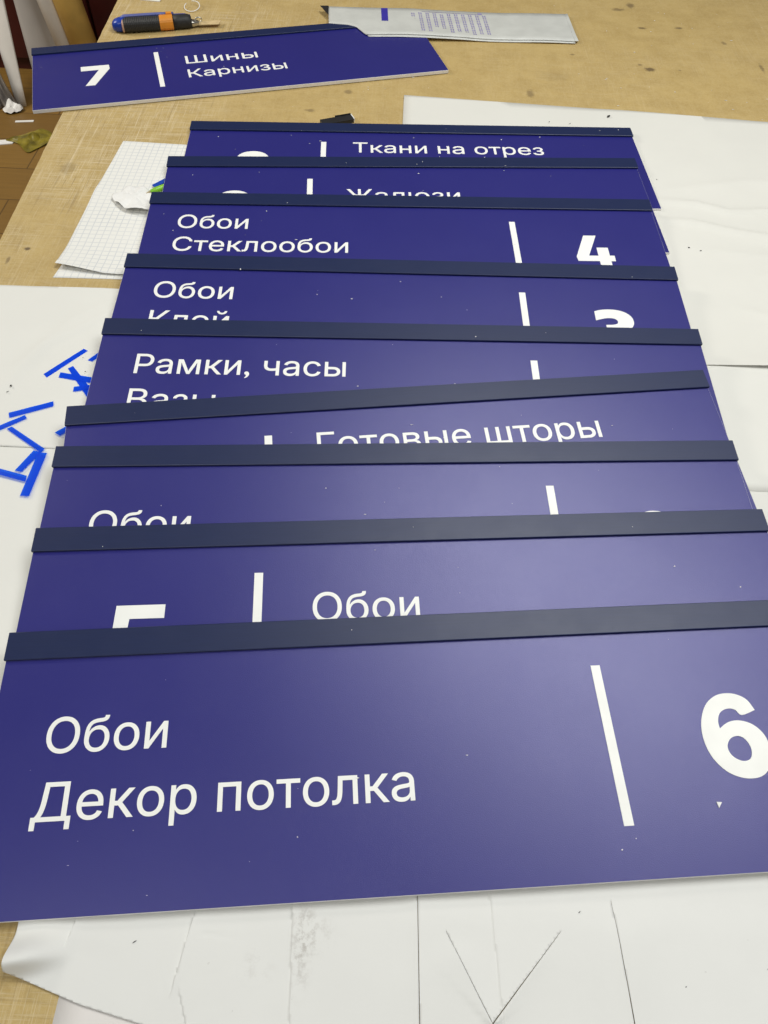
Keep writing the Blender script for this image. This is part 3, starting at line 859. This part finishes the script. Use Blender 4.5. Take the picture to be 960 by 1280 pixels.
# little things at the back of the table
bm = bmesh.new(); prism(bm, [(-.600, 1.903), (-.556, 1.898), (-.552, 1.935), (-.598, 1.94)], .0003, .0022)
tag(mesh_obj('paper_offcut', bm, M['scrap']), 'white offcut on the board at the very top, beyond the knife', 'offcut')
def curl(name, pts, r, mat, label, cat):
    bm = bmesh.new(); rings = []
    for i, p in enumerate(pts):
        p = Vector(p); t_ = (Vector(pts[min(i+1, len(pts)-1)]) - Vector(pts[max(i-1, 0)])).normalized()
        a = t_.cross(Vector((0, 0, 1))).normalized(); b = a.cross(t_)
        rings.append([bm.verts.new(p + a*(r*math.cos(k*math.pi/3)) + b*(r*math.sin(k*math.pi/3))) for k in range(6)])
    for a, b in zip(rings, rings[1:]):
        for k in range(6): bm.faces.new((a[k], a[(k+1) % 6], b[(k+1) % 6], b[k]))
    bm.faces.new(rings[0]); bm.faces.new(rings[-1])
    return tag(mesh_obj(name, bm, mat, smooth=True), label, cat)
curl('plastic_shaving', [(-.4775 + .0165*math.cos(a), 1.872 + .020*math.sin(a), .002 + .006*(1+math.sin(a))*.5) for a in [math.radians(150 + i*9) for i in range(36)]], .0009, M['scrap'], 'thin white curled plastic shaving on the board beyond the knife', 'shaving')
bm = bmesh.new()
def on_sign(key, u, v, h=0.0):
    x, y, yaw, t, z = POSE[key]
    e = Vector((math.cos(yaw), math.sin(yaw), 0)); dn = Vector((math.sin(yaw)*math.cos(t), -math.cos(yaw)*math.cos(t), -math.sin(t))); nr = e.cross(-dn)
    return Vector((x, y, z + DZ)) + e*(u*W) + dn*(v*W) + nr*h
tri = [on_sign('J', u, v, .0001) for u, v in ((.8165, .2385), (.8225, .2392), (.8175, .2450))]
top = [on_sign('J', u, v, .0011) for u, v in ((.8165, .2385), (.8225, .2392), (.8175, .2450))]
a = [bm.verts.new(p) for p in tri]; b = [bm.verts.new(p) for p in top]
bm.faces.new(a); bm.faces.new(b)
for i in range(3): bm.faces.new((a[i], a[(i+1) % 3], b[(i+1) % 3], b[i]))
tag(mesh_obj('plastic_chip', bm, M['scrap']), 'tiny white triangular chip on the nearest sign below the 6', 'chip')

# dust and swarf over the faces
bm = bmesh.new(); rr = random.Random(11)
def fleck(p, ex, ey, s):
    a = rr.uniform(0, 6.28); q = []
    nv = rr.choice((3, 4, 5)); st = rr.choice((1, 1, 1.6, 2.6))
    for k in range(nv):
        b = a + 2*math.pi*k/nv; rx = s*rr.uniform(.6, 1.1)
        q.append(p + ex*(rx*math.cos(b)*st) + ey*(rx*math.sin(b)/math.sqrt(st)))
    lo = [bm.verts.new(v) for v in q]; hi = [bm.verts.new(v + Vector((0, 0, s*.5))) for v in q]
    bm.faces.new(lo); bm.faces.new(hi)
    for k in range(nv): bm.faces.new((lo[k], lo[(k+1) % nv], hi[(k+1) % nv], hi[k]))
vis = {'A': (.05, .29), 'B': (.01, .18), 'C': (.01, .16), 'D': (.01, .20), 'E': (.01, .16), 'F': (.01, .17), 'G': (.01, .12), 'H': (.01, .13), 'I': (.01, .15), 'J': (.01, .30)}
for key, (v0, v1) in vis.items():
    x, y, yaw, t, z = POSE[key]
    e = Vector((math.cos(yaw), math.sin(yaw), 0)); dn = Vector((math.sin(yaw), -math.cos(yaw), -math.sin(t)))
    nfl = {'J': 20, 'A': 7, 'B': 22, 'C': 12}.get(key, 9)
    for k in range(nfl):
        u, v = rr.uniform(.02, .98), rr.uniform(v0, v1)
        h = .0033 if v < .036 else .0003
        fleck(on_sign(key, u, v, h), e, dn, rr.choice((.00028, .00035, .00045, .0006, .0009)) * (1.0 if key in 'GHIJ' else 1.35))
for k in range(120):
    fleck(Vector((rr.uniform(-.58, .8), rr.uniform(1.35, 2.0), .0006)), Vector((1, 0, 0)), Vector((0, 1, 0)), rr.choice((.0005, .0008, .0012)))
d = mesh_obj('dust_specks', bm, M['scrap']); d['kind'] = 'stuff'; d['label'] = 'white dust specks and swarf over signs and board'; d['category'] = 'dust'
bm = bmesh.new()
for (x, y, s) in [(.39, 1.469, .004), (.274, 1.437, .002), (.313, 1.435, .0015), (.461, 1.06, .002), (.478, 1.053, .002), (-.488, .688, .0022), (-.411, .746, .0013), (-.401, .72, .0013), (.444, 1.255, .0015), (-.489, .677, .001), (.26, .06, .0008), (-.1855, .073, .0010), (.33, .075, .001), (.18, .11, .0008)]:
    fleck(Vector((x, y, .0038 if y > .2 else .0022)), Vector((.8, .6, 0)), Vector((-.6, .8, 0)), s * .8)
d = mesh_obj('dark_crumbs', bm, M['black']); d['kind'] = 'stuff'; d['label'] = 'dark crumbs scattered on the white papers'; d['category'] = 'crumbs'

# ------------------------------------------------------------------ rolls and sheets standing on the floor at the left
def tube(bm, p0, p1, r, n=32, wall=.004):
    p0, p1 = Vector(p0), Vector(p1); ax = (p1 - p0).normalized(); a = ax.cross(Vector((0, 1, 0))).normalized(); b = ax.cross(a)
    R = []
    for p, rad in ((p0, r), (p1, r), (p1, r - wall), (p0, r - wall)):
        R.append([bm.verts.new(p + a*(rad*math.cos(2*math.pi*k/n)) + b*(rad*math.sin(2*math.pi*k/n))) for k in range(n)])
    for i in range(4):
        A, B = R[i], R[(i+1) % 4]
        for k in range(n): bm.faces.new((A[k], A[(k+1) % n], B[(k+1) % n], B[k]))
bm = bmesh.new(); tube(bm, (-1.168, 3.0, -.75), (-1.33, 3.06, .35), .049)
tag(mesh_obj('cardboard_tube', bm, M['kraft'], smooth=True), 'brown kraft cardboard tube standing between the white roll and the table', 'tube')
bm = bmesh.new(); tube(bm, (-1.235, 2.99, -.75), (-1.40, 3.03, .30), .030)
tag(mesh_obj('paper_roll', bm, M['roll_white'], smooth=True), 'slim white paper roll standing beside the brown cardboard tube', 'paper roll')
def panel(name, pts, thick, mat, label, cat, bulge=.0):
    bm = bmesh.new(); n = 14; rows = []
    (a, b, c, d_) = (Vector(p) for p in pts)      # bottom-left, bottom-right, top-right, top-left
    for j in range(n + 1):
        l, r = a.lerp(d_, j/n), b.lerp(c, j/n); row = []
        for i in range(n + 1):
            p = l.lerp(r, i/n); p.y -= bulge * math.sin(math.pi * i/n); row.append(bm.verts.new(p))
        rows.append(row)
    for j in range(n):
        for i in range(n): bm.faces.new((rows[j][i], rows[j][i+1], rows[j+1][i+1], rows[j+1][i]))
    KEEP[0] = True
    o = mesh_obj(name, bm, mat, smooth=True); md = o.modifiers.new('thickness', 'SOLIDIFY'); md.thickness = thick
    return tag(o, label, cat)
panel('card_sheet', [(-1.43, 3.02, -.75), (-1.22, 3.06, -.75), (-1.27, 3.10, .3), (-1.385, 3.06, .3)], .003, M['card_grey'], 'grey card sheet standing behind the white roll at far left', 'card sheet', .02)
panel('foam_panel', [(-1.475, 2.90, -.75), (-1.437, 2.90, -.75), (-1.33, 2.97, .3), (-1.46, 2.97, .3)], .012, M['roll_white'], 'narrow white panel standing at the far left edge above the floor', 'panel', .004)
# crumpled grey film hanging at the edge
bm = bmesh.new(); rows = []
for j in range(40):
    z = -.748 + j * .0105; row = []
    for i in range(26):
        u = i / 25
        xr = -1.452 - .16 * (j / 39) * .55
        x = -1.62 + (xr + 1.62) * u
        yv = 2.865 + .018 * math.sin(u * 22 + 1.5*math.sin(j * .12)) + .012 * noise.noise((u * 9, j * .11, 2)) + .05 * j / 39
        row.append(bm.verts.new((x, yv, z)))
    rows.append(row)
for j in range(39):
    for i in range(25): bm.faces.new((rows[j][i], rows[j][i+1], rows[j+1][i+1], rows[j+1][i]))
KEEP[0] = True
o = mesh_obj('plastic_film', bm, M['film_grey'], smooth=True); md = o.modifiers.new('thickness', 'SOLIDIFY'); md.thickness = .001
tag(o, 'crumpled grey plastic film standing on the floor at the far left edge', 'plastic film')
bm = bmesh.new()
disc(bm, [(-1.51, 2.86), (-1.48, 2.895), (-1.45, 2.885), (-1.435, 2.86), (-1.46, 2.835), (-1.49, 2.83)], lambda x, y, s_: -.748 + .035*(1-s_**2)*(.7 + noise.noise((x*40, y*40, 1))) + .006*noise.noise((x*90, y*90, 4)) + .006, 30, 10)
o = mesh_obj('crumpled_scrap', bm, M['scrap'], smooth=False); md = o.modifiers.new('thickness', 'SOLIDIFY'); md.thickness = .0006
tag(o, 'crumpled white scrap on the floor at the foot of the grey film', 'paper scrap')

# litter on the floor
bm = bmesh.new()
disc(bm, [(-1.43, 2.645), (-1.375, 2.69), (-1.33, 2.73), (-1.285, 2.71), (-1.27, 2.65), (-1.30, 2.60), (-1.33, 2.57), (-1.38, 2.625)], lambda x, y, s_: -.747 + .012*(1-s_)*(1+noise.noise((x*18, y*18, 1))) + .020*abs(noise.noise((x*26, y*26, 5)))*(1-.6*s_), 36, 12)
o = mesh_obj('candy_wrapper', bm, M['wrapper'], smooth=False)
tag(o, 'crumpled yellow green foil wrapper on the floor left of the table', 'wrapper')
bm = bmesh.new(); prism(bm, [(-1.55, 2.585), (-1.40, 2.625), (-1.398, 2.655), (-1.56, 2.62)], -.7495, -.7465)
tag(mesh_obj('plastic_strip', bm, M['scrap']), 'white plastic strip on the floor running off the left edge', 'plastic strip')
bm = bmesh.new(); prism(bm, [(-1.44, 2.775), (-1.375, 2.785), (-1.376, 2.797), (-1.441, 2.786)], -.7495, -.7475)
tag(mesh_obj('plastic_strip', bm, M['scrap']), 'short thin white strip on the floor near the wrapper', 'plastic strip')
curl('thread', [(-1.235 + .09*s_, 2.60 + .12*s_ + .012*math.sin(s_*5), -.747) for s_ in [i/10 for i in range(11)]], .002, M['scrap'], 'thin pale thread on the floor beside the table edge', 'thread')
